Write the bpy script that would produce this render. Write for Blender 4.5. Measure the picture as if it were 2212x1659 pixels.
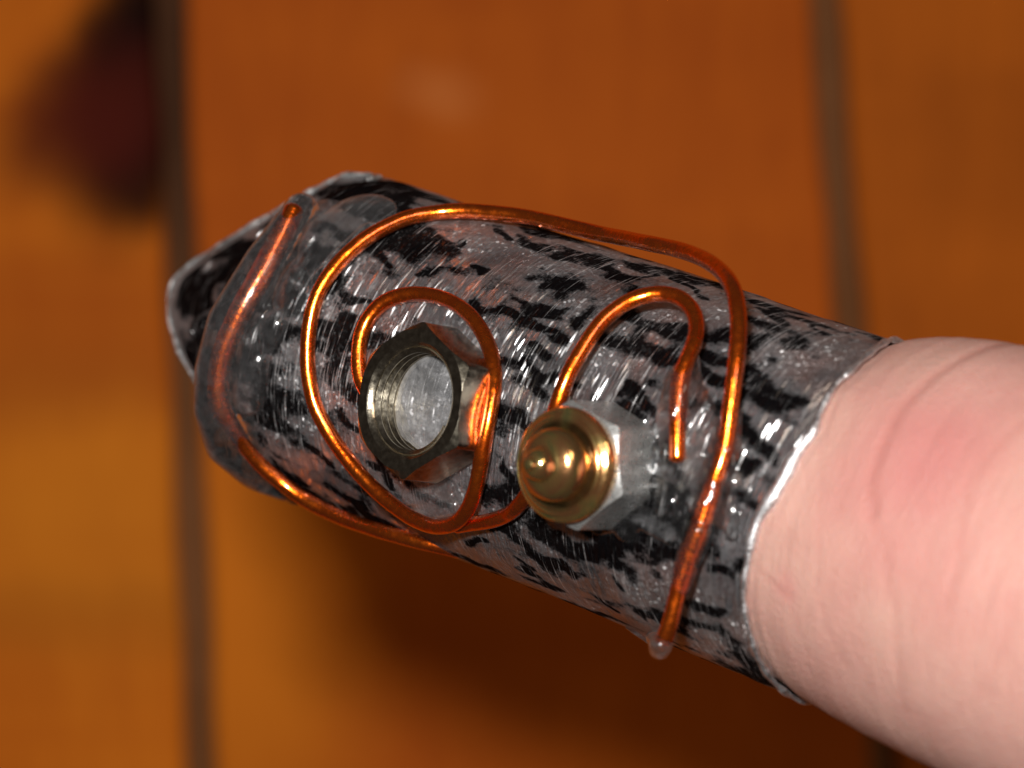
import bpy, bmesh, math, random
import numpy as np
from mathutils import Vector, Matrix
from mathutils.bvhtree import BVHTree

# units: 1 Blender unit = 1 cm
for o in list(bpy.data.objects): bpy.data.objects.remove(o, do_unlink=True)
sc = bpy.context.scene
sc.unit_settings.scale_length = 0.01
COL = sc.collection
random.seed(7); np.random.seed(7)
R_ = math.radians

# ------------------------------------------------------------------ camera, world, lamps, exposure
CAMZ = 18.0; FPX = 7380.0; CX, CY = 1106.0, 829.5      # the lens in the photograph's own scale
FLOORZ = CAMZ - 36.0
cd = bpy.data.cameras.new('camera'); cam = bpy.data.objects.new('camera', cd); COL.objects.link(cam)
cam.location = (0, 0, CAMZ)
cd.sensor_width = 36; cd.lens = 36 * FPX / 2212
cd.clip_start = 0.1; cd.clip_end = 400
cd.dof.use_dof = True; cd.dof.focus_distance = CAMZ - 0.30
cd.dof.aperture_fstop = (cd.lens * 1e-3) / 0.28          # a 2.8 mm wide pupil
sc.camera = cam

w = bpy.data.worlds.new('World'); sc.world = w; w.use_nodes = True
wn = w.node_tree.nodes['Background']; wn.inputs[0].default_value = (0.75, 0.62, 0.55, 1); wn.inputs[1].default_value = 0.035

def area(name, loc, target, sx, sy, power, col):
    l = bpy.data.lights.new(name, 'AREA'); l.shape = 'RECTANGLE'; l.size = sx; l.size_y = sy
    l.energy = power; l.color = col
    o = bpy.data.objects.new(name, l); COL.objects.link(o); o.location = loc
    o.rotation_euler = (Vector(target) - Vector(loc)).to_track_quat('-Z', 'Y').to_euler()
    return o
# the camera's own flash, up and to the left of its lens, and the warm lamp of the room
area('flash', (-1.35, 2.42, 18.2), (0, 0, 0), 1.5, 0.9, 5600, (1.0, 0.97, 0.93))
area('ceiling_lamp', (45, 60, 130), (0, 0, 0), 40, 40, 30000, (1.0, 0.78, 0.60))

sc.view_settings.view_transform = 'Standard'; sc.view_settings.look = 'None'
sc.view_settings.exposure = 0.0; sc.view_settings.gamma = 1.0
cy = sc.cycles
cy.max_bounces = 12; cy.transparent_max_bounces = 24; cy.glossy_bounces = 6; cy.diffuse_bounces = 4
cy.sample_clamp_indirect = 6.0; cy.blur_glossy = 0.3
cy.use_denoising = True

# ------------------------------------------------------------------ materials
class Mat:
    def __init__(s, name):
        s.m = bpy.data.materials.new(name); s.m.use_nodes = True
        s.t = s.m.node_tree; s.n = s.t.nodes; s.b = s.n['Principled BSDF']; s.out = s.n['Material Output']
    def new(s, typ, **kw):
        nd = s.n.new(typ)
        for k, v in kw.items():
            setattr(nd, k, v)
        return nd
    def link(s, a, b): s.t.links.new(a, b)
    def set(s, **kw):
        for k, v in kw.items():
            k = k.replace('_', ' ')
            for i in s.b.inputs:
                if i.name.lower() == k.lower():
                    i.default_value = v if not (isinstance(v, tuple) and len(v) == 3 and i.type == 'RGBA') else v + (1,)
    def coord(s, scale=(1, 1, 1), rot=(0, 0, 0), out='Object'):
        tc = s.new('ShaderNodeTexCoord'); mp = s.new('ShaderNodeMapping')
        mp.inputs['Scale'].default_value = scale; mp.inputs['Rotation'].default_value = rot
        s.link(tc.outputs[out], mp.inputs[0]); return mp.outputs[0]
    def noise(s, vec, scale, detail=4, rough=0.55, dist=0.0):
        nd = s.new('ShaderNodeTexNoise'); nd.inputs['Scale'].default_value = scale
        nd.inputs['Detail'].default_value = detail; nd.inputs['Roughness'].default_value = rough
        nd.inputs['Distortion'].default_value = dist
        s.link(vec, nd.inputs['Vector']); return nd.outputs[0]
    def ramp(s, fac, stops, interp='LINEAR'):
        nd = s.new('ShaderNodeValToRGB'); cr = nd.color_ramp; cr.interpolation = interp
        while len(cr.elements) < len(stops): cr.elements.new(0.5)
        for e, (p, c) in zip(cr.elements, stops):
            e.position = p; e.color = c + (1,) if len(c) == 3 else c
        s.link(fac, nd.inputs[0]); return nd.outputs[0]
    def maprange(s, v, a, b, c=0.0, d=1.0, smooth=False):
        nd = s.new('ShaderNodeMapRange')
        if smooth: nd.interpolation_type = 'SMOOTHSTEP'
        for i, x in zip((1, 2, 3, 4), (a, b, c, d)): nd.inputs[i].default_value = x
        s.link(v, nd.inputs[0]); return nd.outputs[0]
    def math(s, op, a, b=None):
        nd = s.new('ShaderNodeMath', operation=op)
        for i, x in enumerate((a, b)):
            if x is None: continue
            if isinstance(x, (int, float)): nd.inputs[i].default_value = x
            else: s.link(x, nd.inputs[i])
        return nd.outputs[0]
    def mix(s, fac, a, b):
        nd = s.new('ShaderNodeMix', data_type='RGBA')
        for i, x in ((0, fac), (6, a), (7, b)):
            if isinstance(x, (int, float)): nd.inputs[i].default_value = x
            elif isinstance(x, tuple): nd.inputs[i].default_value = x + (1,)
            else: s.link(x, nd.inputs[i])
        return nd.outputs[2]
    def bump(s, h, strength, dist, normal=None):
        nd = s.new('ShaderNodeBump'); nd.inputs['Strength'].default_value = strength; nd.inputs['Distance'].default_value = dist
        s.link(h, nd.inputs['Height'])
        if normal is not None: s.link(normal, nd.inputs['Normal'])
        return nd.outputs[0]
    def attr(s, name):
        nd = s.new('ShaderNodeAttribute'); nd.attribute_name = name; return nd.outputs['Fac']
    def inp(s, name): return s.b.inputs[name]

def wood_material(name, ca, cb, seed, knots=()):
    M = Mat(name); M.set(Roughness=0.5, Specular_IOR_Level=0.02)
    v = M.coord((1, 0.16, 1)); v2 = M.coord((0.35, 1.0, 1) if seed != 1 else (.13, 1.5, 1))
    n1 = M.noise(v, 2.2 + seed * .1, 5, .6, .6); n2 = M.noise(v2, .55, 3, .5, .3)
    n3 = M.noise(M.coord((9, .35, 1)), 3, 4, .6)
    f = M.math('ADD', M.math('MULTIPLY', n1, .35), M.math('MULTIPLY', n2, .65))
    c = M.ramp(f, [(.36, ca), (.64, cb)])
    c = M.mix(M.maprange(n3, .35, .75, 0, .25), c, tuple(x * .6 for x in ca))
    tc = M.new('ShaderNodeTexCoord')
    wob = M.new('ShaderNodeTexNoise'); wob.inputs['Scale'].default_value = 1.3; wob.inputs['Detail'].default_value = 3
    M.link(tc.outputs['Object'], wob.inputs['Vector'])
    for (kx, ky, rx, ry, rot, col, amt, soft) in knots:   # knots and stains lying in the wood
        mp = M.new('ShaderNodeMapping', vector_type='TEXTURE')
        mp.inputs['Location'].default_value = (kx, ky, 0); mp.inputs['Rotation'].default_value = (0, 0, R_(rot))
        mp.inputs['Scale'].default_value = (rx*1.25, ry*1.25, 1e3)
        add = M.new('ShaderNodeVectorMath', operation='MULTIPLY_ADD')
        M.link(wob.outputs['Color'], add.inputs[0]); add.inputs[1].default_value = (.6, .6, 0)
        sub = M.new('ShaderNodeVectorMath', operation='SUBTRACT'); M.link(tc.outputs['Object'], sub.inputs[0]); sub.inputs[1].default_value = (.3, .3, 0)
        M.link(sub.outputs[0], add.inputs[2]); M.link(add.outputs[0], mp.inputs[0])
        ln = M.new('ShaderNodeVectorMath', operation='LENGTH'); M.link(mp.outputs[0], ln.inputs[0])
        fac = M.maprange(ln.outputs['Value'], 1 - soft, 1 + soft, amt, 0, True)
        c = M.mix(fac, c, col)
    M.link(c, M.inp('Base Color'))
    M.link(M.bump(n3, .25, .02), M.inp('Normal'))
    return M.m

def copper_material():
    M = Mat('enamelled_copper')
    n = M.noise(M.coord(), 6, 3)
    M.link(M.ramp(n, [(.3, (.94, .19, .012)), (.7, (1.0, .27, .025))]), M.inp('Base Color'))
    M.set(Metallic=.97, Roughness=.2, Coat_Weight=1.0, Coat_Roughness=.12, Coat_IOR=1.6, Coat_Tint=(1.0, .72, .48))
    M.link(M.maprange(M.noise(M.coord(), 25, 3), .3, .7, .21, .31), M.inp('Roughness'))
    M.link(M.bump(M.noise(M.coord(), 12, 4), .45, .016), M.inp('Normal'))
    return M.m

def shell_material():
    M = Mat('sooty_aluminium')
    soot = M.attr('soot')
    edge = M.noise(M.coord((.40, 1, 1)), 10, 3, .5); fine = M.noise(M.coord((.8, 1, 1)), 60, 3, .7)
    f = M.math('ADD', soot, M.math('ADD', M.math('MULTIPLY', M.math('SUBTRACT', edge, .5), 1.25),
                                   M.math('MULTIPLY', M.math('SUBTRACT', fine, .5), .9)))
    mask = M.maprange(f, .18, .68, 0, 1, True)
    tone = M.noise(M.coord((.6, 1, 1)), 5, 5, .65)
    pink = M.noise(M.coord((.8, 1, 1)), 2.3, 4, .6)
    metal = M.ramp(tone, [(.3, (.085, .088, .095)), (.7, (.25, .25, .265))])
    metal = M.mix(M.maprange(pink, .52, .70, 0, .6), metal, (.34, .22, .20))  # pinkish reflections of skin and wood, painted into the metal's colour
    # scratches through the paint: rings round the tube and long oblique ones
    ringn = M.noise(M.coord((20, 1.1, 1.1), (0, 0, R_(-9))), 4, 3, .65)
    ringn2 = M.noise(M.coord((18, .9, .9), (0, 0, R_(22))), 4, 2, .6)
    obl = M.noise(M.coord((22, .8, .8), (0, 0, R_(-47))), 3.6, 2, .5)
    area_ = M.noise(M.coord((1, 1, 1)), 1.6, 2, .5)
    scr = M.maprange(M.math('ADD', M.math('MAXIMUM', ringn, ringn2), M.math('MULTIPLY', M.math('SUBTRACT', area_, .5), .3)), .64, .72, 0, 1)
    scr2 = M.maprange(obl, .66, .72, 0, 1)
    sc_all = M.math('MAXIMUM', scr, scr2)
    mask2 = M.math('MULTIPLY', mask, M.maprange(sc_all, 0, 1, 1, .35))
    metal = M.mix(M.math('MULTIPLY', sc_all, .7), metal, (.72, .72, .73))
    c = M.mix(mask2, metal, (.004, .0035, .004))
    M.link(c, M.inp('Base Color'))
    M.link(M.maprange(mask2, 0, 1, .62, 0), M.inp('Metallic'))
    M.link(M.math('ADD', M.maprange(pink, .3, .7, .42, .24), M.math('MULTIPLY', mask2, .4)), M.inp('Roughness'))
    M.link(M.maprange(mask2, 0, 1, .5, .0), M.inp('Specular IOR Level'))
    hgt = M.math('ADD', M.math('MULTIPLY', ringn, .7), M.math('ADD', M.math('MULTIPLY', ringn2, .5), M.math('MULTIPLY', obl, .4)))
    b1 = M.bump(hgt, 1.0, .075)
    b2 = M.bump(M.noise(M.coord((.8, 1, 1)), 32, 4, .8), 1.0, .020, b1)
    b3 = M.bump(M.noise(M.coord(), 2.6, 2), .3, .10, b2)
    M.link(b3, M.inp('Normal'))
    # the burnished facets of the scratched sheet: each little facet has its own tilt
    geo = M.new('ShaderNodeNewGeometry')
    def facets(vec, tilt, seedw):
        vo = M.new('ShaderNodeTexVoronoi'); vo.inputs['Scale'].default_value = 1.0; M.link(vec, vo.inputs['Vector'])
        sb = M.new('ShaderNodeVectorMath', operation='SUBTRACT'); M.link(vo.outputs['Color'], sb.inputs[0]); sb.inputs[1].default_value = (.5, .5, .5)
        ml = M.new('ShaderNodeVectorMath', operation='MULTIPLY'); M.link(sb.outputs[0], ml.inputs[0]); ml.inputs[1].default_value = tilt
        vt = M.new('ShaderNodeVectorTransform', vector_type='VECTOR', convert_from='OBJECT', convert_to='WORLD'); M.link(ml.outputs[0], vt.inputs[0])
        ad = M.new('ShaderNodeVectorMath', operation='ADD'); M.link(vt.outputs[0], ad.inputs[0]); M.link(geo.outputs['Normal'], ad.inputs[1])
        nm = M.new('ShaderNodeVectorMath', operation='NORMALIZE'); M.link(ad.outputs[0], nm.inputs[0])
        g = M.new('ShaderNodeBsdfGlossy'); g.inputs['Roughness'].default_value = seedw; g.inputs[0].default_value = (.92, .91, .92, 1)
        M.link(nm.outputs[0], g.inputs['Normal']); return g.outputs[0]
    g1 = facets(M.coord((95, 11, 11), (0, 0, R_(-6))), (1.9, .70, .70), .22)
    g2 = facets(M.coord((90, 9, 9), (0, 0, R_(26))), (2.0, .75, .75), .20)
    g3 = facets(M.coord((62, 66, 66)), (1.3, 1.3, 1.3), .50)
    patch = M.maprange(M.noise(M.coord((1, 1, 1)), 3.0, 3, .6), .40, .62, 0, 1)
    m1 = M.new('ShaderNodeMixShader'); M.link(patch, m1.inputs[0]); M.link(g1, m1.inputs[1]); M.link(g2, m1.inputs[2])
    m2 = M.new('ShaderNodeMixShader'); M.link(M.maprange(area_, .42, .58, .0, .9), m2.inputs[0]); M.link(m1.outputs[0], m2.inputs[1]); M.link(g3, m2.inputs[2])
    m3 = M.new('ShaderNodeMixShader'); M.link(M.maprange(mask2, .1, .8, .21, .015), m3.inputs[0]); M.link(M.b.outputs[0], m3.inputs[1]); M.link(m2.outputs[0], m3.inputs[2])
    M.link(m3.outputs[0], M.out.inputs[0])
    return M.m

def simple_metal(name, col, rough, metallic=1.0, nscale=30, bump=.15, col2=None, coat=0.0, bd=.01):
    M = Mat(name); M.set(Metallic=metallic, Coat_Weight=coat, Coat_Roughness=.1)
    n = M.noise(M.coord(), nscale, 4, .6)
    M.link(M.ramp(n, [(.3, tuple(x * .8 for x in col)), (.7, col2 or col)]), M.inp('Base Color'))
    M.link(M.maprange(n, .3, .7, rough * .8, rough * 1.3), M.inp('Roughness'))
    M.link(M.bump(n, bump, bd), M.inp('Normal'))
    return M.m

def passivated_material():
    M = Mat('yellow_passivated_zinc'); M.set(Metallic=.96, Roughness=.17, Coat_Weight=.3, Coat_Roughness=.12)
    v = M.coord((1, 1, 5)); n = M.noise(v, 3.2, 3, .5, 1.2)
    M.link(M.ramp(n, [(.28, (.48, .48, .18)), (.42, (.86, .56, .20)), (.55, (.82, .38, .16)), (.68, (.90, .68, .26)), (.8, (.50, .54, .22))]), M.inp('Base Color'))
    M.link(M.bump(M.noise(M.coord(), 22, 4), .2, .012), M.inp('Normal'))
    g = M.math('MULTIPLY', M.attr('groove_shade'), M.maprange(M.noise(M.coord(), 9, 4), .3, .6, .6, 1))  # dark reflection ringing the dome, painted into the base colour
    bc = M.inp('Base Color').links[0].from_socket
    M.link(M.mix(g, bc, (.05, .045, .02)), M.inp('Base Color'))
    return M.m

def glue_material(name, milk, tint=(.93, .93, .94), rough=.05, bumpy=.35, ior=1.12, share=.30):
    """clear hot glue: light goes through it, a little of it is scattered back, its skin shines"""
    M = Mat(name); M.n.remove(M.b)
    tr0 = M.new('ShaderNodeBsdfTransparent'); tr0.inputs[0].default_value = tint + (1,)
    rf = M.new('ShaderNodeBsdfRefraction'); rf.inputs['IOR'].default_value = ior; rf.inputs['Roughness'].default_value = .03; rf.inputs[0].default_value = (1, 1, 1, 1)
    tr = M.new('ShaderNodeMixShader'); tr.inputs[0].default_value = share; M.link(tr0.outputs[0], tr.inputs[1]); M.link(rf.outputs[0], tr.inputs[2])
    df = M.new('ShaderNodeBsdfDiffuse'); df.inputs[0].default_value = (.72, .72, .74, 1)
    gl = M.new('ShaderNodeBsdfGlossy'); gl.inputs['Roughness'].default_value = rough; gl.inputs[0].default_value = (1, 1, 1, 1)
    fr = M.new('ShaderNodeFresnel'); fr.inputs[0].default_value = 1.5
    n = M.noise(M.coord(), 6, 1); n2 = M.noise(M.coord(), 22, 2)
    nb = M.bump(n, bumpy, .06); nb2 = M.bump(n2, bumpy * .6, .012, nb)
    M.link(nb2, rf.inputs['Normal']); M.link(nb2, gl.inputs['Normal']); M.link(nb2, fr.inputs['Normal'])
    lw = M.new('ShaderNodeLayerWeight'); lw.inputs[0].default_value = .35
    mk = M.math('MULTIPLY', M.maprange(n2, .3, .75, milk * .6, milk * 1.5), M.maprange(lw.outputs['Facing'], .3, 1, .7, 5.5))
    m1 = M.new('ShaderNodeMixShader'); M.link(mk, m1.inputs[0]); M.link(tr.outputs[0], m1.inputs[1]); M.link(df.outputs[0], m1.inputs[2])
    m2 = M.new('ShaderNodeMixShader'); gg = M.new('ShaderNodeNewGeometry')      # no mirror where light leaves the glue again
    M.link(M.math('MULTIPLY', fr.outputs[0], M.math('SUBTRACT', 1.0, M.math('MULTIPLY', gg.outputs['Backfacing'], 1.0 if ior < 1.3 else .0))), m2.inputs[0]); M.link(m1.outputs[0], m2.inputs[1]); M.link(gl.outputs[0], m2.inputs[2])
    M.link(m2.outputs[0], M.out.inputs[0])
    return M.m

def skin_material():
    M = Mat('skin'); M.set(Roughness=.5, Specular_IOR_Level=.35, Subsurface_Weight=.35, Subsurface_Radius=(1.0, .35, .2), Subsurface_Scale=.10)
    n = M.noise(M.coord(), 2.2, 5, .6); n2 = M.noise(M.coord((1, 1, 1)), 9, 4, .6)
    c = M.ramp(n, [(.3, (.50, .27, .225)), (.7, (.57, .355, .29))])
    c = M.mix(M.maprange(n2, .4, .8, 0, .45), c, (.54, .26, .22))
    c = M.mix(M.attr('red'), c, (.46, .13, .135))
    c = M.mix(M.attr('crease'), c, (.38, .12, .10))
    M.link(c, M.inp('Base Color'))
    M.link(M.maprange(n2, .3, .7, .40, .56), M.inp('Roughness'))
    b1 = M.bump(M.noise(M.coord((7, 1, 1)), 5, 4, .6), .28, .015)
    vo = M.new('ShaderNodeTexVoronoi', feature='DISTANCE_TO_EDGE'); vo.inputs['Scale'].default_value = 26
    M.link(M.coord((2.0, 1, 1)), vo.inputs['Vector'])
    b2 = M.bump(M.maprange(vo.outputs[0], 0, .25, 0, 1), .42, .007, b1)
    M.link(b2, M.inp('Normal'))
    return M.m

# ------------------------------------------------------------------ geometry helpers
def mesh_obj(name, verts, faces, mat, parent=None, smooth=True):
    me = bpy.data.meshes.new(name); me.from_pydata([tuple(map(float, v)) for v in verts], [], faces); me.update()
    if smooth: me.polygons.foreach_set('use_smooth', [True] * len(me.polygons))
    if mat: me.materials.append(mat)
    o = bpy.data.objects.new(name, me); COL.objects.link(o)
    if parent: o.parent = parent
    return o

def grid_faces(nu, nv, closed=True, flip=False):
    F = []
    for i in range(nu - 1):
        for j in range(nv if closed else nv - 1):
            a, b = i * nv + j, i * nv + (j + 1) % nv
            c, d = (i + 1) * nv + (j + 1) % nv, (i + 1) * nv + j
            F.append((a, d, c, b) if flip else (a, b, c, d))
    return F

def fix_normals(o):
    bm = bmesh.new(); bm.from_mesh(o.data); bmesh.ops.recalc_face_normals(bm, faces=bm.faces); bm.to_mesh(o.data); bm.free()

def sharp(o, deg=35):
    bm = bmesh.new(); bm.from_mesh(o.data)
    for e in bm.edges:
        if len(e.link_faces) == 2 and e.calc_face_angle(0) > R_(deg): e.smooth = False
    bm.to_mesh(o.data); bm.free()

def px_ray(px, py):
    return np.array([(px - CX) / FPX, -(py - CY) / FPX, -1.0])
def px_at(px, py, z):
    return np.array([0, 0, CAMZ]) + px_ray(px, py) * (CAMZ - z)

# ------------------------------------------------------------------ the tube's frame
C0 = px_at(1832, 1122, 0.90); C1 = px_at(690, 703, -1.50)
AX = C1 - C0; LEN = float(np.linalg.norm(AX)); AX /= LEN
ZN = np.array([0, 0, 1.0]) - AX * AX[2]; ZN /= np.linalg.norm(ZN)
YN = np.cross(ZN, AX)
RT = 0.925
MF = Matrix(((AX[0], YN[0], ZN[0], C0[0]), (AX[1], YN[1], ZN[1], C0[1]), (AX[2], YN[2], ZN[2], C0[2]), (0, 0, 0, 1)))
B = np.stack([AX, YN, ZN], 1)
def to_local(p): return (np.asarray(p) - C0) @ B
def to_world(p): return C0 + np.asarray(p) @ B.T
def on_tube(px, py, off=0.0, r=None):
    """point (world) where the sight line of a photo pixel meets the tube swollen by off; beyond its outline, the nearest approach"""
    o = to_local([0, 0, CAMZ]); d = px_ray(px, py) @ B; r = (RT if r is None else r) + off
    a = d[1]**2 + d[2]**2; b = o[1]*d[1] + o[2]*d[2]; c = o[1]**2 + o[2]**2 - r*r
    disc = b*b - a*c
    t = (-b - math.sqrt(max(disc, 0))) / a
    return np.array([0, 0, CAMZ]) + px_ray(px, py) * t
def surf(px, py, r=None):
    l = to_local(on_tube(px, py, 0, r)); return l[0], math.atan2(l[1], l[2])
def normal_at(p):
    l = to_local(p); n = np.array([0, l[1], l[2]]); n /= np.linalg.norm(n); return n @ B.T

def seg_dist(X, Y, x0, y0, x1, y1):
    dx, dy = x1 - x0, y1 - y0; L = dx*dx + dy*dy + 1e-12
    t = np.clip(((X - x0)*dx + (Y - y0)*dy) / L, 0, 1)
    return np.hypot(X - x0 - t*dx, Y - y0 - t*dy)

def vnoise(X, Y, seed=0):
    """smooth value noise on arrays"""
    rs = np.random.RandomState(seed); T = rs.rand(64, 64)
    xi = np.floor(X).astype(int); yi = np.floor(Y).astype(int); fx = X - xi; fy = Y - yi
    fx = fx*fx*(3-2*fx); fy = fy*fy*(3-2*fy)
    g = lambda a, b: T[a % 64, b % 64]
    return (g(xi, yi)*(1-fx) + g(xi+1, yi)*fx)*(1-fy) + (g(xi, yi+1)*(1-fx) + g(xi+1, yi+1)*fx)*fy

M_shell = shell_material(); M_copper = copper_material()
M_nut = simple_metal('dull_nickel', (.50, .44, .34), .20, col2=(.62, .56, .44))
M_zinc = simple_metal('bright_zinc', (.74, .75, .74), .27, metallic=.85, nscale=40, bump=.2)
M_rim = simple_metal('bare_aluminium', (.86, .86, .88), .42, nscale=35, bump=.6, bd=.02)
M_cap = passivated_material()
M_glue = glue_material('clear_glue', .032, tint=(.97, .97, .97), rough=.22)
M_thick = glue_material('thick_clear_glue', .038, tint=(.98, .98, .98), rough=.15, bumpy=.15, ior=1.42, share=.72)
M_thin = glue_material('clear_glue_thin', .012, tint=(.97, .97, .97), rough=.11, ior=1.42, share=.6, bumpy=.45)
M_milk = glue_material('milky_glue', .22, rough=.2, bumpy=.25)
M_skin = skin_material()

# ------------------------------------------------------------------ wooden boards behind
FS = (CAMZ - FLOORZ) / FPX
def fx(px): return (px - CX) * FS
def fy(py): return -(py - CY) * FS
SUBK = [(fx(360), fy(150), .9, 2.1, 0, (.03, .012, .008), .75, .9)]
bw, bh = 34.0, 26.0
floor = mesh_obj('floor', [(-bw, -bh, -.25), (bw, -bh, -.25), (bw, bh, -.25), (-bw, bh, -.25), (-bw, -bh, -2.0), (bw, -bh, -2.0), (bw, bh, -2.0), (-bw, bh, -2.0)],
                 [(0, 1, 2, 3), (4, 7, 6, 5), (0, 4, 5, 1), (1, 5, 6, 2), (2, 6, 7, 3), (3, 7, 4, 0)], wood_material('grey_brown_dirt', (.17, .066, .022), (.24, .098, .036), 4, SUBK), smooth=False)
floor.location = (0, 0, FLOORZ); floor['kind'] = 'structure'
GAPW = 0.33
lines = []           # centre lines of the joints: x at photo top and bottom
for k in range(-5, 8):
    xt = 366 + 1409 * k; xb = 434 + 1440 * k
    if k == 1: xt, xb = 1782, 1912
    lines.append((fx(xt), fx(xb)))
OR_A, OR_B = (.52, .125, .010), (.74, .215, .020)
def board(i, l0, l1, mat):
    yt, yb = fy(0), fy(1659)
    def xat(l, y): return l[0] + (l[1] - l[0]) * (y - yt) / (yb - yt)
    ny = 60; prof = [(0, -.24), (0, -.05), (.05, 0), (1, 0), (2, -.05), (2, -.24)]
    V = []
    for q in range(ny + 1):
        y = -bh + 2 * bh * q / ny
        a = xat(l0, y) + GAPW * .5 + .02 * math.sin(q * 1.7 + i); b = xat(l1, y) - GAPW * .5 + .02 * math.sin(q * 2.1 + i * 2)
        V += [(a, y, -.24), (a, y, -.06), (a + .06, y, 0), (b - .06, y, 0), (b, y, -.06), (b, y, -.24)]
    F = grid_faces(ny + 1, 6, closed=False, flip=False)
    n = len(V) - 6
    F += [(0, 1, 2, 3, 4, 5), tuple(n + k for k in (5, 4, 3, 2, 1, 0))]
    o = mesh_obj('plank', V, F, mat, floor, smooth=False); fix_normals(o); return o
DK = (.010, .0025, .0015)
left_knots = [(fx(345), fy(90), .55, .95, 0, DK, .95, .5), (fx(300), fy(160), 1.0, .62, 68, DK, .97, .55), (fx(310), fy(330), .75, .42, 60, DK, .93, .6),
              (fx(190), fy(260), .8, .5, 25, (.085, .010, .005), .92, .75),
              (fx(120), fy(830), 2.2, .35, 4, (.36, .07, .008), .6, .8), (fx(200), fy(1320), 2.0, .28, 2, (.36, .085, .008), .55, .8),
              (fx(180), fy(1130), 1.6, 1.0, 0, (.84, .30, .02), .38, .85), (fx(200), fy(660), 1.6, .5, 3, (.42, .085, .008), .5, .9)]
mid_knots = [(fx(955), fy(195), .30, .16, -25, (.80, .28, .08), .30, .95), (fx(520), fy(1350), .9, 2.0, 4, (.80, .24, .014), .6, .8)]
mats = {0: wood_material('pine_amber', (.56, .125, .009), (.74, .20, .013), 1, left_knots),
        1: wood_material('pine_red', (.44, .085, .008), (.58, .125, .010), 2, mid_knots),
        2: wood_material('pine_brown', (.42, .095, .008), (.56, .13, .010), 3)}
for i in range(len(lines) - 1):
    k = i - 5 + 1
    board(i, lines[i], lines[i + 1], mats[0 if k == 0 else 1 if k == 1 else 2 if k == 2 else (i % 3)])

# ------------------------------------------------------------------ the metal fingertip
cap = bpy.data.objects.new('metal_fingertip', None); COL.objects.link(cap)
cap.empty_display_size = .3; cap.matrix_world = MF
cap['label'] = 'homemade metal fingertip with copper wire loops, two nuts and clear glue, worn on the finger'
cap['category'] = 'fingertip cap'
MFI = MF.inverted()
def part(name, verts_world, faces, mat, parent=cap, smooth=True):
    V = to_local(np.array(verts_world)) if len(verts_world) else verts_world
    return mesh_obj(name, V, faces, mat, parent, smooth)

# outline of the open end (towards the finger), read as sight lines
rim_px = [(1935, 728), (1900, 748), (1862, 778), (1826, 812), (1794, 842), (1772, 890), (1757, 932), (1722, 978), (1695, 1030), (1668, 1078), (1640, 1112),
          (1628, 1150), (1617, 1200), (1608, 1250), (1604, 1290), (1610, 1330), (1624, 1382), (1640, 1428), (1664, 1463)]
rp = sorted([surf(*p)[::-1] for p in rim_px])
rp_phi = np.array([a for a, _ in rp]); rp_x = np.array([b for _, b in rp])
def rim_x(phi):
    p = (phi + np.pi) % (2*np.pi) - np.pi
    x = np.interp(p, rp_phi, rp_x)
    back = np.abs(p) > 1.45
    xe = np.where(p > 0, rp_x[-1], rp_x[0])
    t = np.clip((np.abs(p) - 1.35) / (np.pi - 1.35), 0, 1)
    return np.where(np.abs(p) > 1.35, x * (1 - t) + t * (-.10), x)
def to_px(P):
    P = to_world(P); k = FPX / (CAMZ - P[..., 2]); return CX + P[..., 0]*k, CY - P[..., 1]*k
UA = np.array([-.94, -.34]); VA = np.array([-.34, .94])
def pinch(x, phi):
    t = np.clip((x - (LEN - .9)) / 1.3, 0, 1); t = t*t*(3 - 2*t)
    return np.where(np.cos(phi) < 0, 1 - .84*t, 1.0)
TIP_BACK = np.array([(900,372),(850,374),(740,372),(600,450),(430,555),(375,600),(360,640),(365,700),(390,775),(430,840),(490,940),(570,1035),(600,1060)], float)
TIP_FRONT = np.array([(900,372),(850,376),(760,388),(665,435),(570,590),(500,720),(482,850),(505,950),(580,1035),(600,1062)], float)
_tp = np.linspace(-np.pi, np.pi, 721); _tx = []
for p in _tp:
    ln = TIP_FRONT if abs(p) < 1.5 else TIP_BACK
    xs = np.linspace(LEN - .8, LEN + 2.8, 600)
    qx, qy = to_px(np.stack([xs, RT*np.sin(p) + 0*xs, RT*np.cos(p)*pinch(xs, p)], 1))
    u = qx*UA[0] + qy*UA[1]; v = qx*VA[0] + qy*VA[1]
    lv = ln @ VA; lu = ln @ UA
    inside = u < np.interp(v, lv, lu)
    _tx.append(xs[inside][-1] if inside.any() else xs[0])
_tx = np.array(_tx); _k = np.hanning(25); _k /= _k.sum()
_tx = np.convolve(np.concatenate([_tx[-25:-1], _tx, _tx[1:25]]), _k, 'same')[24:-24]
def tip_x(phi):
    p = (np.asarray(phi) + np.pi) % (2*np.pi) - np.pi
    return np.interp(p, _tp, _tx)
def rad_at(x, phi):
    r = RT + .006 * np.sin(3 * phi + x * 1.3) + .005 * np.sin(5 * phi - 2 * x)
    return r
NU, NV = 560, 620
ph = np.linspace(-np.pi, np.pi, NV, endpoint=False)
x0 = rim_x(ph); x1 = tip_x(ph)
U = np.linspace(0, 1, NU)[:, None]
X = x0[None] * (1 - U) + x1[None] * U; PH = np.repeat(ph[None], NU, 0)
RR = rad_at(X, PH)
# dents and crumples, stronger near the tip
RR = RR + .012 * (vnoise(X * 3 + 9, PH * 3 + 9, 3) - .5) + .006 * (vnoise(X * 9 + 20, PH * 8 + 20, 4) - .5)
bend = np.clip((X - (LEN - .35)) / .5, 0, None)
RR = RR - .03 * np.clip(1 - np.abs(X - x1[None]) / .12, 0, 1)**2
V = np.stack([X, RR * np.sin(PH), RR * np.cos(PH) * pinch(X, PH)], -1).reshape(-1, 3)
F = grid_faces(NU, NV, True)
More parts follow.
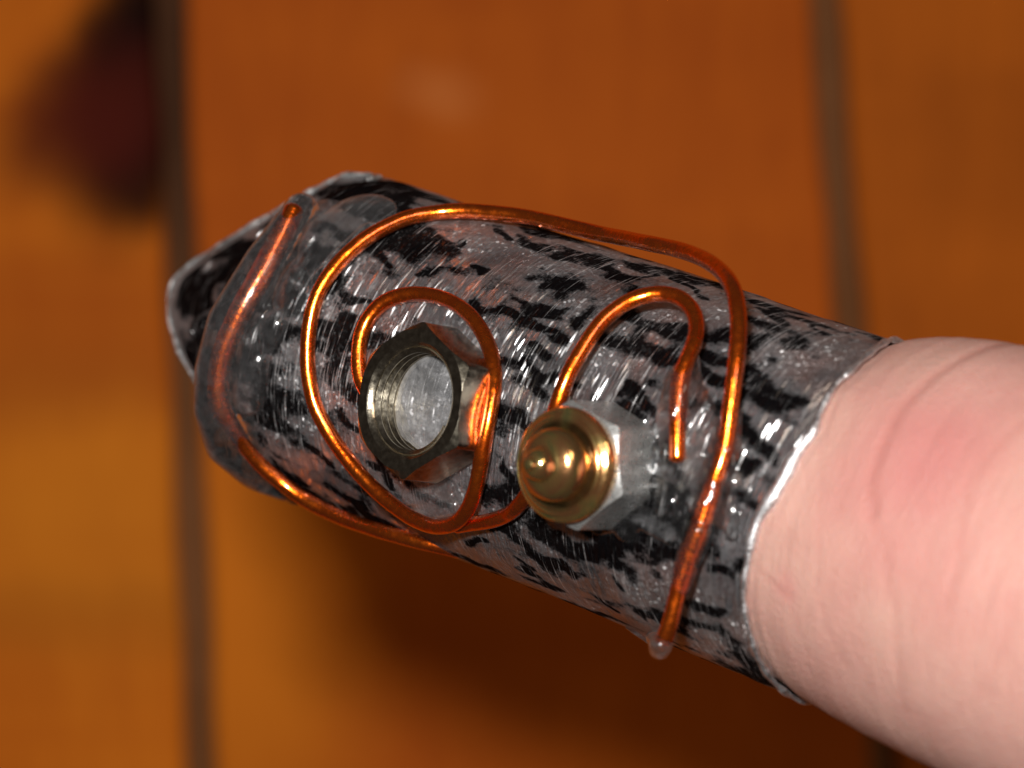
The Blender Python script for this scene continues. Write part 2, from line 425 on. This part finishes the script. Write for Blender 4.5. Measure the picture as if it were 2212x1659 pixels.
# closing flap: ruled between the front and the back of the end, crumpled
nr = 90
fl_i = len(V)
half = [j for j in range(NV) if abs(ph[j]) <= np.pi/2]
ring = V[(NU-1)*NV:(NU)*NV]
fv = []
rs = np.random.RandomState(5)
for j in half:
    p = ph[j]; pb = (np.pi - p) if p > 0 else (-np.pi - p)
    jb = int(round((pb + np.pi) / (2*np.pi) * NV)) % NV
    a, b = ring[j], ring[jb]
    for q in range(nr):
        t = q / (nr - 1); fv.append(a * (1 - t) + b * t)
fv = np.array(fv); tt = np.tile(np.linspace(0, 1, nr), len(half))
pj = np.repeat(np.array([ph[j] for j in half]), nr)
wgt = np.sin(np.pi * tt)
fv[:, 0] += -.10 * wgt + .22 * wgt * (np.abs(vnoise(tt * 3.2 + 3, pj * 3 + 9, 8) - .5) * 2 - .4) + .03 * wgt * (vnoise(tt * 14 + 3, pj * 9 + 9, 9) - .5)
fv[:, 2] += .03 * wgt * (vnoise(tt * 6 + 30, pj * 6 + 9, 10) - .5)
FF = grid_faces(len(half), nr, False)
shell = mesh_obj('shell', V, F, M_shell, cap)
flap = mesh_obj('end_flap', fv, FF, M_shell, cap); 

DARK = [  # smears of black: x0,y0,x1,y1,r in the photo, laid on to the tube as marks
 (1130,515,1178,537,15),(1210,548,1255,559,9),(1182,620,1204,631,11),(1108,640,1160,662,12),(1191,658,1237,666,11),(1022,649,1099,686,11),
 (1081,686,1191,708,13),(1191,722,1210,737,16),(1246,704,1289,677,15),(1375,596,1412,588,8),(1016,570,1040,585,8),(1320,728,1347,735,17),
 (1375,746,1421,768,18),(1383,733,1438,791,16),(1397,714,1397,716,16),(1355,838,1410,879,12),(1617,816,1714,874,18),(1631,866,1700,888,13),
 (1526,797,1570,810,12),(1645,667,1700,703,9),(1727,686,1796,725,11),(1824,719,1840,722,9),(1603,921,1659,976,17),(1590,995,1631,1017,12),
 (1168,1204,1194,1219,9),(1234,1230,1249,1245,12),(1396,1318,1377,1336,12),(1488,1292,1543,1314,12),(1561,1370,1580,1384,14),(1359,1156,1432,1182,14),
 (1010,1171,1046,1171,10),(1488,1336,1524,1355,10),(1598,1421,1604,1428,11),(1086,777,1196,821,13),(1288,861,1380,883,10),(902,416,954,427,13),
 (994,527,1000,530,12),(860,520,880,545,11),(670,560,739,546,24),(573,628,642,656,26),(560,703,628,711,9),(554,850,642,877,27),(600,1001,650,1040,12),
 (725,890,766,932,14),(697,734,760,765,11),(752,628,794,650,9),(821,532,849,587,10),(900,600,960,590,8),(700,690,760,700,7),(640,930,700,990,10),
 (1080,1000,1110,1060,9),(900,1060,960,1100,14),(820,1000,850,1060,12),(1300,590,1350,600,8),(1450,600,1530,640,8),(1560,740,1600,750,7),
 (1440,960,1480,1040,16),(1540,1220,1580,1250,12),(1320,1240,1340,1262,9),(1440,1380,1470,1400,9),(1100,1190,1130,1210,8),(1280,1290,1310,1310,9),
 (1060,500,1090,512,8),(1150,760,1170,770,9),(740,800,760,850,11),(1240,1010,1300,1080,20),(760,400,820,396,16)]
PAIN = []
sf = np.full((NU, NV), -9.0)
Xs, Ps = X, PH * RT
wx = .14*(vnoise(X*7+9, PH*7+9, 41)-.5) + .03*(vnoise(X*17+9, PH*17+9, 42)-.5); wy = .10*(vnoise(X*7+9, PH*7+9, 43)-.5) + .02*(vnoise(X*17+9, PH*17+9, 44)-.5)
for (a, b, c, d, r) in DARK:
    u0, p0 = surf(a, b); u1, p1 = surf(c, d)
    rr = r * 1.25 / 400.0
    D = seg_dist(Xs + wx, Ps + wy, u0, p0 * RT, u1, p1 * RT)
    sf = np.maximum(sf, 1.0 - .55 * D / rr)
amb = .36 * vnoise(X * 2.2 + 5, PH * 4.5 + 9, 21) + .36 * vnoise(X * 4 + 5, PH * 10 + 9, 22) + .28 * vnoise(X * 11, PH * 18 + 19, 23)
amb = (amb - .5) * 2.7 + .30 + .20 * np.clip((X - 2.0) / 1.2, 0, 1)
lo = (PH > .55); amb = amb + .10 * lo
soot = np.maximum(np.clip(sf, -.3, 1.0), amb)
soot = np.where(np.abs(PH) > 1.75, soot + .2, soot)
at = shell.data.attributes.new('soot', 'FLOAT', 'POINT'); at.data.foreach_set('value', soot.reshape(-1).astype(np.float32))
fs = .80 - 1.5 * (vnoise(tt * 7 + 3, pj * 7 + 9, 31) - .5) * 1.0
fs = np.where(tt > .94, -.1, fs)
at = flap.data.attributes.new('soot', 'FLOAT', 'POINT'); at.data.foreach_set('value', fs.astype(np.float32))

def sweep(name, P, rad, mat, parent=cap, ns=16, local=False, jitter=0.0, step=.012):
    """round bar along a smooth path; rad a number or one per point"""
    P = np.array(P, float); 
    rad = np.full(len(P), rad) if np.isscalar(rad) else np.array(rad, float)
    # catmull-rom resample
    E = np.vstack([2*P[0]-P[1], P, 2*P[-1]-P[-2]]); re = np.concatenate([[rad[0]], rad, [rad[-1]]])
    Q, rq = [], []
    for i in range(1, len(E)-2):
        n = max(2, int(np.linalg.norm(E[i+1]-E[i]) / step))
        for q in range(n):
            t = q/n; p0, p1, p2, p3 = E[i-1:i+3]
            Q.append(.5*((2*p1)+(-p0+p2)*t+(2*p0-5*p1+4*p2-p3)*t*t+(-p0+3*p1-3*p2+p3)*t**3)); rq.append(re[i]*(1-t)+re[i+1]*t)
    Q.append(P[-1]); rq.append(rad[-1]); Q = np.array(Q); rq = np.array(rq)
    k = 7; ker = np.ones(k)/k                      # a wire bends smoothly
    for _ in range(2):
        Qp = np.vstack([np.repeat(Q[:1], k//2, 0), Q, np.repeat(Q[-1:], k//2, 0)])
        Q = np.stack([np.convolve(Qp[:, c], ker, 'valid') for c in range(3)], 1)
    T = np.gradient(Q, axis=0); T /= np.linalg.norm(T, axis=1)[:, None] + 1e-9
    ref = np.array([.3, .5, .81]); N = np.cross(T[0], ref); N /= np.linalg.norm(N)
    V = []
    ang = np.linspace(0, 2*np.pi, ns, endpoint=False)
    n = len(Q); L = np.concatenate([[0], np.cumsum(np.linalg.norm(np.diff(Q, axis=0), axis=1))])
    for i in range(n):
        N = N - T[i]*np.dot(N, T[i]); N /= np.linalg.norm(N); Bn = np.cross(T[i], N)
        d = min(L[i], L[-1]-L[i]); r = rq[i]
        if d < r*.6: r = r*math.sqrt(max(.04, 1-(1-d/(r*.6))**2*.8))
        if jitter: r *= 1 + jitter*(math.sin(L[i]*9+3)+math.sin(L[i]*23))*.5
        V.append(Q[i] + r*(np.cos(ang)[:, None]*N + np.sin(ang)[:, None]*Bn))
    V = np.concatenate(V); F = grid_faces(n, ns, True)
    F += [tuple(range(ns)), tuple((n-1)*ns + k for k in reversed(range(ns)))]
    o = part(name, V, F, mat, parent) if not local else mesh_obj(name, V, F, mat, parent)
    fix_normals(o); return o

# bare rolled rim along the open end
rph = np.linspace(-2.6, 2.6, 260)
rimP = [np.array([rim_x(np.array([p]))[0] - .004 + .004*math.sin(p*37) * math.sin(p*11), (RT+.002)*math.sin(p), (RT+.002)*math.cos(p)]) for p in rph]
rad = [.016 + .022*math.exp(-((p+.05)/.32)**2) + .004*math.sin(p*29) for p in rph]
sweep('rim', rimP, rad, M_rim, shell, ns=10, local=True, step=.02)
# bare edge where the flap is folded to the back of the sheet
ep = [p for p in np.linspace(1.2, 2*np.pi - 1.2, 150)]
edgeP = [np.array([float(tip_x(np.array([p]))[0]) + .006*math.sin(p*41), (RT-.012)*math.sin(p), (RT-.012)*math.cos(p)*float(pinch(tip_x(np.array([p]))[0], p))]) for p in ep]
M_edge = simple_metal('scuffed_edge', (.14, .14, .14), .5, col2=(.75, .75, .75), metallic=.7, nscale=18, bump=1.0, bd=.03)
sweep('folded_edge', edgeP, [.011 + .007*math.sin(p*23)*math.sin(p*9) for p in ep], M_edge, flap, ns=8, local=True, step=.02)

# ------------------------------------------------------------------ copper wires: (px, py, lift above the tube in cm)
WR = .042
def wire_path(pts, sm=3):
    P = [on_tube(a, b, WR + c) for a, b, c in pts]
    z = np.array([p[2] for p in P])
    for _ in range(sm):
        zp = np.concatenate([[z[0]], z, [z[-1]]]); z = (zp[:-2] + 2*zp[1:-1] + zp[2:]) / 4
    return [px_at(a, b, zz) for (a, b, _), zz in zip(pts, z)]
def lift_for(px, py, z):
    l = to_local(px_at(px, py, z)); return math.hypot(l[1], l[2]) - RT
A = [(1427,1397,.13),(1446,1353,.13),(1464,1280,.10),(1486,1206,.07),(1508,1151,.06),(1528,1090,.07),(1548,1028,.07),(1563,983,.06),(1572,934,.07),(1581,862,.12),
     (1588,800,.18),(1594,747,.22),(1595,692,.26),(1587,633,.28),(1565,593,.28),(1527,563,.25),(1472,541,.20),(1399,525,.14),(1345,514,.10),(1288,503,.08),(1200,482,.05),
     (1141,469,.04),(1068,460,.03),(1015,456,.02),(972,456,.02),(932,461,.02),(890,468,.02),(849,483,.03),(794,513,.05),(739,560,.06),(697,615,.05),(675,670,.04),(665,739,.03),(666,808,.02),
     (681,877,.01),(711,935,.01),(747,987,.01),(794,1042,.02),(845,1088,.03),(895,1122,.05),(945,1138,.08),(990,1125,.09),(1020,1080,.08),(1036,1017,.07),(1045,962,.06),
     (1056,907,.05),(1065,852,.04),(1068,802,.03),(1056,747,.02),(1025,692,.01),(982,656,0),(927,637,0),(872,637,0),(825,655,.01),(797,686,.01),(781,719,.01),(774,769,.02),(778,815,.02),(800,860,.02)]
PA = wire_path(A)
zA = PA[5][2]
for i_, dz_ in enumerate((.14, .10, .07, .04, .01)):
    PA[i_] = px_at(A[i_][0], A[i_][1], zA - dz_)
sweep('copper_wire', PA, WR, M_copper, jitter=.02)
Bw = [(640,438,.05),(623,480,.05),(592,540,.06),(560,601,.07),(529,656,.08),(502,711,.09),(480,775,.11),(472,836,.12),(478,885,.12),(500,920,.10),(524,958,.06),(562,1003,.03),
      (615,1048,.02),(670,1086,.02),(739,1119,.02),(808,1143,.02),(890,1166,.015),(950,1180,-.02),(1000,1192,-.16),(1045,1200,-.40),(1080,1208,-.6)]
sweep('copper_wire', wire_path(Bw), [WR*1.25]*9 + [WR*1.1] + [WR]*11, M_copper, jitter=.02)
Cw = [(975,1138,0),(1010,1132,.0),(1050,1127,.0),(1092,1114,.01),(1119,1093,.02),(1150,1050,.04),(1172,990,.07),(1190,925,.12),(1205,872,.16),(1226,813,.18),(1263,747,.16),(1303,692,.14),(1354,653,.13),
      (1413,635,.13),(1462,640,.12),(1496,670,.12),(1505,710,.13),(1498,747,.13),(1481,784,.12),(1468,830,.10),(1464,894,.08),(1463,950,.06),(1463,1008,.04)]
sweep('copper_wire', wire_path(Cw), WR*.98, M_copper, jitter=.02)

# ------------------------------------------------------------------ nuts
def frame_from(axis, xdir):
    z = np.array(axis, float); z /= np.linalg.norm(z)
    x = np.array(xdir, float); x = x - z*np.dot(x, z); x /= np.linalg.norm(x)
    return np.stack([x, np.cross(z, x), z], 1)
def revolve(profile, fr, org, name, mat, parent, ns=240, hexR=None, smooth=True):
    """profile rows (radius, height, hexness): hexness blends the circle to a hexagon of corner radius hexR"""
    V = []
    ang = np.linspace(0, 2*np.pi, ns, endpoint=False)
    hx = None
    if hexR:      # a hexagon with slightly rolled corners
        hx = hexR*math.cos(math.pi/6) / (sum(np.clip(np.cos(ang - np.pi/6 - k_*np.pi/3), 0, None)**40 for k_ in range(6)))**(1/40)
    for (r, h, k) in profile:
        rr = np.full(ns, r)
        hh = np.full(ns, h)
        if k == 'hex': rr = hx
        if k == 'chamfer': rr = hx; hh = h - np.clip(hx - r, 0, None)*.75
        if k == 'chamin': rr = np.minimum(hx, r)
        V.append(np.stack([rr*np.cos(ang), rr*np.sin(ang), hh], 1))
    V = np.concatenate(V) @ fr.T + np.array(org)
    F = grid_faces(len(profile), ns, True)
    o = part(name, V, F, mat, parent, smooth); fix_normals(o); sharp(o, 28); return o

# left: open threaded nut standing on the tube, looking left like the tube's own surface
H1 = .24
p_top = on_tube(884, 864, H1)
n1 = normal_at(p_top); n1 = n1 + np.array([-.05, .06, 0]); n1 /= np.linalg.norm(n1)
fr1 = frame_from(n1, [.10, 1.0, 0])
HR1, HO1 = .414, .276
org1 = p_top - n1*H1
nut = revolve([(HO1, 0, 0), (HR1, -.02, 'hex'), (HR1, .0, 'hex'), (HR1, H1*.9, 'hexlow'), (HR1*.93, H1, 'chamfer'), (HR1*.93, H1, 'chamin'), (HO1+.028, H1, 0), (HO1, H1-.03, 0), (HO1, H1-.05, 0)],
              fr1, org1, 'hex_nut', M_nut, cap, hexR=HR1) if False else None
nut = revolve([(HO1, -.03, 0), (HR1, -.03, 'hex'), (HR1*.885, H1, 'chamfer'), (HR1*.885, H1, 'chamin'), (HO1+.030, H1, 0), (HO1+.012, H1-.010, 0), (HO1, H1-.028, 0), (HO1+.006, H1-.05, 0), (HO1+.006, -.03, 0)],
              fr1, org1, 'hex_nut', M_nut, cap, hexR=HR1)
nut['label'] = 'open threaded nut ringed by the wire spiral'
# thread: a helical ridge winding down inside the nut
def thread(fr, org, r, h0, h1, pitch, name, mat, parent, depth=.022):
    V = []; ns = 72; turns = (h1-h0)/pitch; n = int(ns*turns)
    for i in range(n+1):
        a = 2*np.pi*i/ns; z = h0 + pitch*i/ns
        for (dr, dz) in ((.008, -pitch*.45), (-depth, -pitch*.06), (-depth, pitch*.06), (.008, pitch*.45)):
            V.append([(r+dr)*math.cos(a), (r+dr)*math.sin(a), z+dz])
    V = np.array(V) @ fr.T + np.array(org)
    o = part(name, V, grid_faces(n+1, 4, False), mat, parent); fix_normals(o); sharp(o, 25); return o
thread(fr1, org1, HO1, -.02, H1-.035, .048, 'thread', M_nut, nut)

# right: pale hex nut and the domed brass-coloured cap on it
d2 = np.array([-.60, .03, .80]); d2 /= np.linalg.norm(d2)
H2 = .40
pb = on_tube(1318, 1006, -.02)
fr2 = frame_from(d2, [.87, -.42, .3])
org2 = pb - d2*.03
HR2 = .325
zn = revolve([(.05, -.1, 0), (HR2, -.1, 'hex'), (HR2*.93, .03, 'hexx')], fr2, org2, 'x', M_zinc, cap, hexR=HR2) if False else None
zn = revolve([(.02, -.12, 0), (HR2, -.12, 'hex'), (HR2*.87, H2-.04, 'chamfer'), (HR2*.87, H2-.04, 'chamin'), (.02, H2-.04, 0)], fr2, org2, 'hex_nut', M_zinc, cap, hexR=HR2)
zn['label'] = 'pale zinc nut under the domed brass cap'
fo = org2 + d2*(H2-.03)
prof = [(.02, -.02, 0), (.270, -.015, 0), (.292, .0, 0), (.304, .022, 0), (.307, .040, 0), (.303, .056, 0), (.293, .066, 0), (.288, .064, 0), (.282, .068, 0), (.268, .074, 0), (.262, .080, 0), (.255, .078, 0), (.248, .080, 0), (.240, .086, 0), (.222, .084, 0),
        (.210, .080, 0), (.203, .086, 0), (.200, .110, 0), (.196, .145, 0), (.184, .178, 0), (.162, .202, 0), (.135, .218, 0), (.110, .226, 0), (.096, .232, 0), (.088, .244, 0), (.085, .266, 0), (.079, .288, 0), (.066, .306, 0), (.048, .316, 0), (.036, .320, 0), (.032, .332, 0), (.028, .346, 0), (.014, .353, 0), (.001, .354, 0)]
prof = [(r*.93, h, k) for r, h, k in prof]
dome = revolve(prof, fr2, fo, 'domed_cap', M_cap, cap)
gr = np.repeat(np.array([math.exp(-((r/.93 - .214)/.024)**2) if h > .05 else 0 for r, h, _ in prof]), 240)  # painted dark ring, strongest in the groove at the dome's foot
at = dome.data.attributes.new('groove_shade', 'FLOAT', 'POINT'); at.data.foreach_set('value', (gr*.9).astype(np.float32))

# ------------------------------------------------------------------ glue
def glue(name, blobs, mat, voxel=.014, smooth_it=6, parent=cap, cut=.03):
    """one lump of glue: balls and bars (px,py,lift,r[,px2,py2,lift2,r2]) fused by a remesh"""
    bm = bmesh.new()
    for b in blobs:
        if b[0] == 'lens':
            _, a, c, rl, t = b
            p = on_tube(a, c, 0); zn_ = normal_at(p); fr = frame_from(zn_, AX)
            m4 = Matrix(((fr[0,0],fr[0,1],fr[0,2],p[0]),(fr[1,0],fr[1,1],fr[1,2],p[1]),(fr[2,0],fr[2,1],fr[2,2],p[2]),(0,0,0,1))) @ Matrix.Diagonal((rl, rl, t, 1))
            bmesh.ops.create_icosphere(bm, subdivisions=4, radius=1, matrix=MFI @ m4); continue
        if len(b) == 4:
            L = [b]
        else:
            (a, c, e, r, a2, c2, e2, r2) = b
            n = max(3, int(math.hypot(a2-a, c2-c)/9), int(abs(e2-e)/.02))
            L = [(a+(a2-a)*t, c+(c2-c)*t, e+(e2-e)*t, r+(r2-r)*t) for t in [q/n for q in range(n+1)]]
        for (a, c, e, r) in L:
            p = to_local(on_tube(a, c, e))
            bmesh.ops.create_icosphere(bm, subdivisions=3, radius=r, matrix=Matrix.Translation(Vector(p)))
    me = bpy.data.meshes.new(name); bm.to_mesh(me); bm.free()
    o = bpy.data.objects.new(name, me); COL.objects.link(o)
    m = o.modifiers.new('r', 'REMESH'); m.mode = 'VOXEL'; m.voxel_size = voxel; m.use_smooth_shade = True
    s = o.modifiers.new('s', 'SMOOTH'); s.iterations = smooth_it; s.factor = .6
    dg = bpy.context.evaluated_depsgraph_get(); me2 = bpy.data.meshes.new_from_object(o.evaluated_get(dg))
    o.modifiers.clear(); o.data = me2; me2.name = name
    # what lies deeper than the tube's skin is cut away
    n = len(me2.vertices); co = np.empty(n*3, np.float32); me2.vertices.foreach_get('co', co); co = co.reshape(-1, 3)
    rr = np.hypot(co[:, 1], co[:, 2]); dead = (rr < RT - cut) & (co[:, 0] < LEN - .05)
    bm = bmesh.new(); bm.from_mesh(me2); bm.verts.ensure_lookup_table()
    bmesh.ops.delete(bm, geom=[bm.verts[i] for i in np.nonzero(dead)[0]], context='VERTS')
    bm.to_mesh(me2); bm.free()
    me2.polygons.foreach_set('use_smooth', [True]*len(me2.polygons))
    me2.materials.clear(); me2.materials.append(mat); o.parent = parent
    return o
LENSES = {}
def lens(px, py, rl, t):           # a shallow lens of glue: radius rl (photo px), thickness t cm
    return ('lens', px, py, rl/400., t)
glue('glue_blob', [(652,455,.03,.10,578,572,.05,.135), (578,572,.05,.135,508,700,.07,.155), (508,700,.07,.155,482,800,.09,.155), (482,800,.09,.155,482,880,.09,.165),
                   (482,880,.09,.165,505,950,.05,.165), (505,950,.05,.165,555,1008,.0,.135), (555,1008,.0,.135,640,1062,-.01,.08), (560,780,.0,.10,540,850,.0,.12),(600,700,-.02,.09,540,780,.0,.11)], M_thick)
glue('glue_blob', [lens(775,470,88,.045), lens(720,510,85,.05), lens(690,560,60,.045), lens(640,620,70,.04),(700,600,-.02,.07,800,510,.0,.075),(690,605,.05,.05,740,560,.06,.055)], M_glue, voxel=.012)
glue('glue_blob', [(850,672,-.02,.06,900,655,.0,.075),(900,655,.0,.075,960,675,.0,.08),(960,675,.0,.08,1010,710,.0,.085),(1010,710,.0,.085,1038,770,.0,.085),(1038,770,.0,.085,1035,880,.0,.07),(1035,880,0,.07,1005,980,0,.06),
                   (1005,980,0,.06,950,1060,.0,.07),(950,1060,.0,.07,890,1070,.0,.06),(900,1110,0,.05,985,1090,.02,.06), (940,690,.0,.10,1000,740,.0,.10)], M_glue)
glue('glue_blob', [(1492,780,.10,.05,1473,840,.10,.10),(1473,840,.10,.10,1464,900,.06,.11),(1464,900,.05,.10,1462,1010,.02,.085),(1510,850,.0,.05,1530,900,.0,.06),(1580,895,.07,.055,1566,975,.07,.08),
                   (1566,975,.04,.06,1545,1030,.05,.065),(1500,850,-.01,.06,1530,960,.0,.09),(1500,930,-.01,.08,1520,1040,-.01,.10),(1480,1020,-.02,.08,1500,1060,-.02,.09)], M_thin, voxel=.012)
glue('glue_blob', [(1550,1010,.07,.075),(1545,1035,.07,.07,1528,1090,.08,.085),(1528,1090,.08,.085,1510,1150,.07,.085),(1510,1150,lift_for(1510,1150,zA-.02),.080,1486,1210,lift_for(1486,1210,zA-.05),.064),(1510,1150,.03,.08,1492,1200,.03,.07),(1486,1210,lift_for(1486,1210,zA-.05),.064,1470,1270,lift_for(1470,1270,zA-.07),.050),(1590,1040,-.02,.06),(1575,1080,-.02,.07,1590,1150,-.03,.06),(1560,1020,-.01,.06),(1600,1110,-.03,.05)], M_thin, voxel=.011)
glue('glue_blob', [(1425,930,-.02,.06),(1445,1090,.0,.08),(1435,975,-.01,.07),(1425,1050,-.02,.07),(1445,1000,-.02,.06,1460,1085,-.02,.08),(1300,1130,-.02,.07,1400,1120,-.02,.08),(1400,1120,-.02,.08,1455,1150,-.02,.07),(1360,1140,-.02,.08),(1480,1130,-.02,.06)], M_thin, voxel=.012)
_le = lift_for(1427, 1397, zA - .14)
glue('glue_drop', [(1427,1393,_le,.060),(1425,1401,_le-.01,.054),(1425,1396,_le-.01,.05,1408,1376,-.02,.035),(1405,1376,-.01,.04,1360,1352,-.03,.026)], M_thin, voxel=.009, cut=.2)
# milky glue inside the open nut
def glue_floor():
    ns, nr = 64, 20; V = []
    for i in range(nr+1):
        r = (HO1-.004)*i/nr
        for j in range(ns):
            a = 2*np.pi*j/ns; h = .035 + .02*(r/HO1)**3 + .010*math.sin(3*a+1)*(i/nr) + .008*math.sin(r*20+2*a)*(i/nr)
            V.append([r*math.cos(a), r*math.sin(a), h])
    V = np.array(V) @ fr1.T + org1
    o = part('glue_pool', V, grid_faces(nr+1, ns, True), M_milk); fix_normals(o)
    if sum(p.normal.dot(Vector(to_local(org1 + n1) - to_local(org1))) for p in o.data.polygons) < 0: o.data.flip_normals()
glue_floor()

# ------------------------------------------------------------------ the finger (one continuous body)
FR = .915
CRE = [  # creases of the skin seen in the photo (polyline, depth, width)
 ([(2200,800),(2090,812),(2010,850),(1950,910),(1908,980),(1890,1050),(1893,1110)], .011, .040),
 ([(1893,1110),(1925,1190),(1945,1300),(1955,1420),(1975,1530)], .0045, .034),
 ([(2212,960),(2150,1010),(2105,1060),(2090,1130),(2085,1220),(2060,1310)], .0045, .035),
 ([(2212,1300),(2180,1400),(2140,1480)], .004, .035),
 ([(1800,860),(1780,930),(1772,1010),(1775,1100),(1772,1200),(1785,1310),(1840,1430)], .0022, .026),
 ([(1860,840),(1840,930),(1820,1010),(1822,1100)], .0022, .024),
 ([(1704,1150),(1702,1230),(1722,1330),(1755,1420)], .0018, .024),
 ([(1640,1240),(1680,1270),(1715,1290)], .006, .016),
 ([(1850,1370),(1885,1450),(1895,1480)], .0018, .02),
 ([(1950,1520),(2060,1540),(2160,1480)], .002, .03),
 ([(1745,1000),(1735,1100),(1740,1200)], .0012, .024),
 ([(2010,1080),(2020,1200),(2035,1300)], .0012, .03)]
NFU, NFV = 460, 300
fu = np.concatenate([np.linspace(-6.0, -1.7, 60, endpoint=False), np.linspace(-1.7, .45, 340, endpoint=False), np.linspace(.45, 2.9, 60)])
NFU = len(fu)
FPH = np.linspace(-np.pi, np.pi, NFV, endpoint=False)
FU, FP = np.meshgrid(fu, FPH, indexing='ij')
# radius along the finger: tucked into the sheath, a soft bulge outside it, a joint, then on
_rx = rim_x(FP)
_D = FU - _rx
profx, profy = ([-6, -3.8, -2.6, -1.8, -1.2, -.8, -.5, -.28, -.10, .0, .3, 1.5, 2.3, 2.7, 2.85, 2.9],
                [1.06, 1.04, 1.02, 1.02, 1.015, 1.0, .978, .955, .928, .898, .86, .80, .62, .40, .18, .01])
RF = np.interp(np.where(FU < .8, _D, _D + _rx*np.clip((FU-.8)/1.0, 0, 1)), profx, profy) * (1 + .010*np.cos(2*FP)) 
Sx, Sy = FU, FP*FR
crease = np.zeros_like(FU); disp = np.zeros_like(FU)
wob = .02*(vnoise(FU*5+9, FP*5+9, 61)-.5)
for pts, dep, wid in CRE:
    q = [surf(a, b, .955) for a, b in pts]
    D = np.full_like(FU, 9.0)
    for (u0, p0), (u1, p1) in zip(q[:-1], q[1:]):
        D = np.minimum(D, seg_dist(Sx + wob, Sy + wob*.5, u0, p0*FR, u1, p1*FR))
    g = np.exp(-(D/wid)**2); g2 = np.exp(-(D/(wid*3.2))**2)
    disp += .6*(-dep*g + dep*.35*g2); crease = np.maximum(crease, g*min(1, dep*50)*.6)
ext = ((FU < .02)).astype(float)
disp += .0016*(vnoise(FU*16+4, FP*2.2+9, 62)-.5)*2*ext + .008*(vnoise(FU*2.5+4, FP*3+9, 63)-.5)
RF = RF + disp
RF = RF + .125*(1-np.exp(-np.clip(-_D, 0, None)/.35))*np.clip(-np.sin(FP), 0, 1)**1.5
red = np.zeros_like(FU)
for (a, b, r, k) in [(2000,1010,.48,.62),(1960,1120,.40,.42),(1830,1080,.22,.32),(2130,900,.40,.34),(1700,1270,.09,.30),(2080,1180,.45,.32),(1890,860,.25,.22),(2190,1250,.5,.25),(1800,1480,.5,.15),(2100,1500,.5,.15)]:
    u, p = surf(a, b, .955); red = np.maximum(red, k*np.exp(-((FU-u)**2 + ((FP-p)*FR)**2)/(r*r)))
# centre line: straight through the sheath, then slowly levelling out towards the hand
s = -fu; tilt = np.where(s > 1.6, np.clip((s-1.6)*.16, 0, .6), 0)
cl = np.zeros((NFU, 3)); 
order = np.argsort(s)
cx = cz = 0.0; ps = None
tx = np.zeros(NFU); 
for i in order:
    if s[i] <= 0: cl[i] = (fu[i], 0, 0); continue
    if ps is None: ps = 0.0
    ds = s[i]-ps; ps = s[i]; cx -= ds*math.cos(tilt[i]); cz -= ds*math.sin(tilt[i]); cl[i] = (cx, 0, cz); tx[i] = tilt[i]
sink = np.interp(s, [-.2, .0, .35, 1], [0, .0, .0, .0])
LX = cl[:, 0][:, None] + RF*np.cos(FP)*(-np.sin(tx))[:, None]*(-1)*-1
LZ = cl[:, 2][:, None] + RF*np.cos(FP)*np.cos(tx)[:, None]
LY = RF*np.sin(FP) + 0*LX
FV = np.stack([LX, LY, LZ], -1).reshape(-1, 3)
fF = grid_faces(NFU, NFV, True)
fF += [tuple(range(NFV)), tuple((NFU-1)*NFV + k for k in reversed(range(NFV)))]
person = mesh_obj('person', FV, fF, M_skin); fix_normals(person)
person.matrix_world = MF
for nm, arr in (('red', red), ('crease', crease)):
    at = person.data.attributes.new(nm, 'FLOAT', 'POINT'); at.data.foreach_set('value', arr.reshape(-1).astype(np.float32))
person['label'] = 'bare pink finger pushed into the metal fingertip, creased at its joint'
person['category'] = 'person'
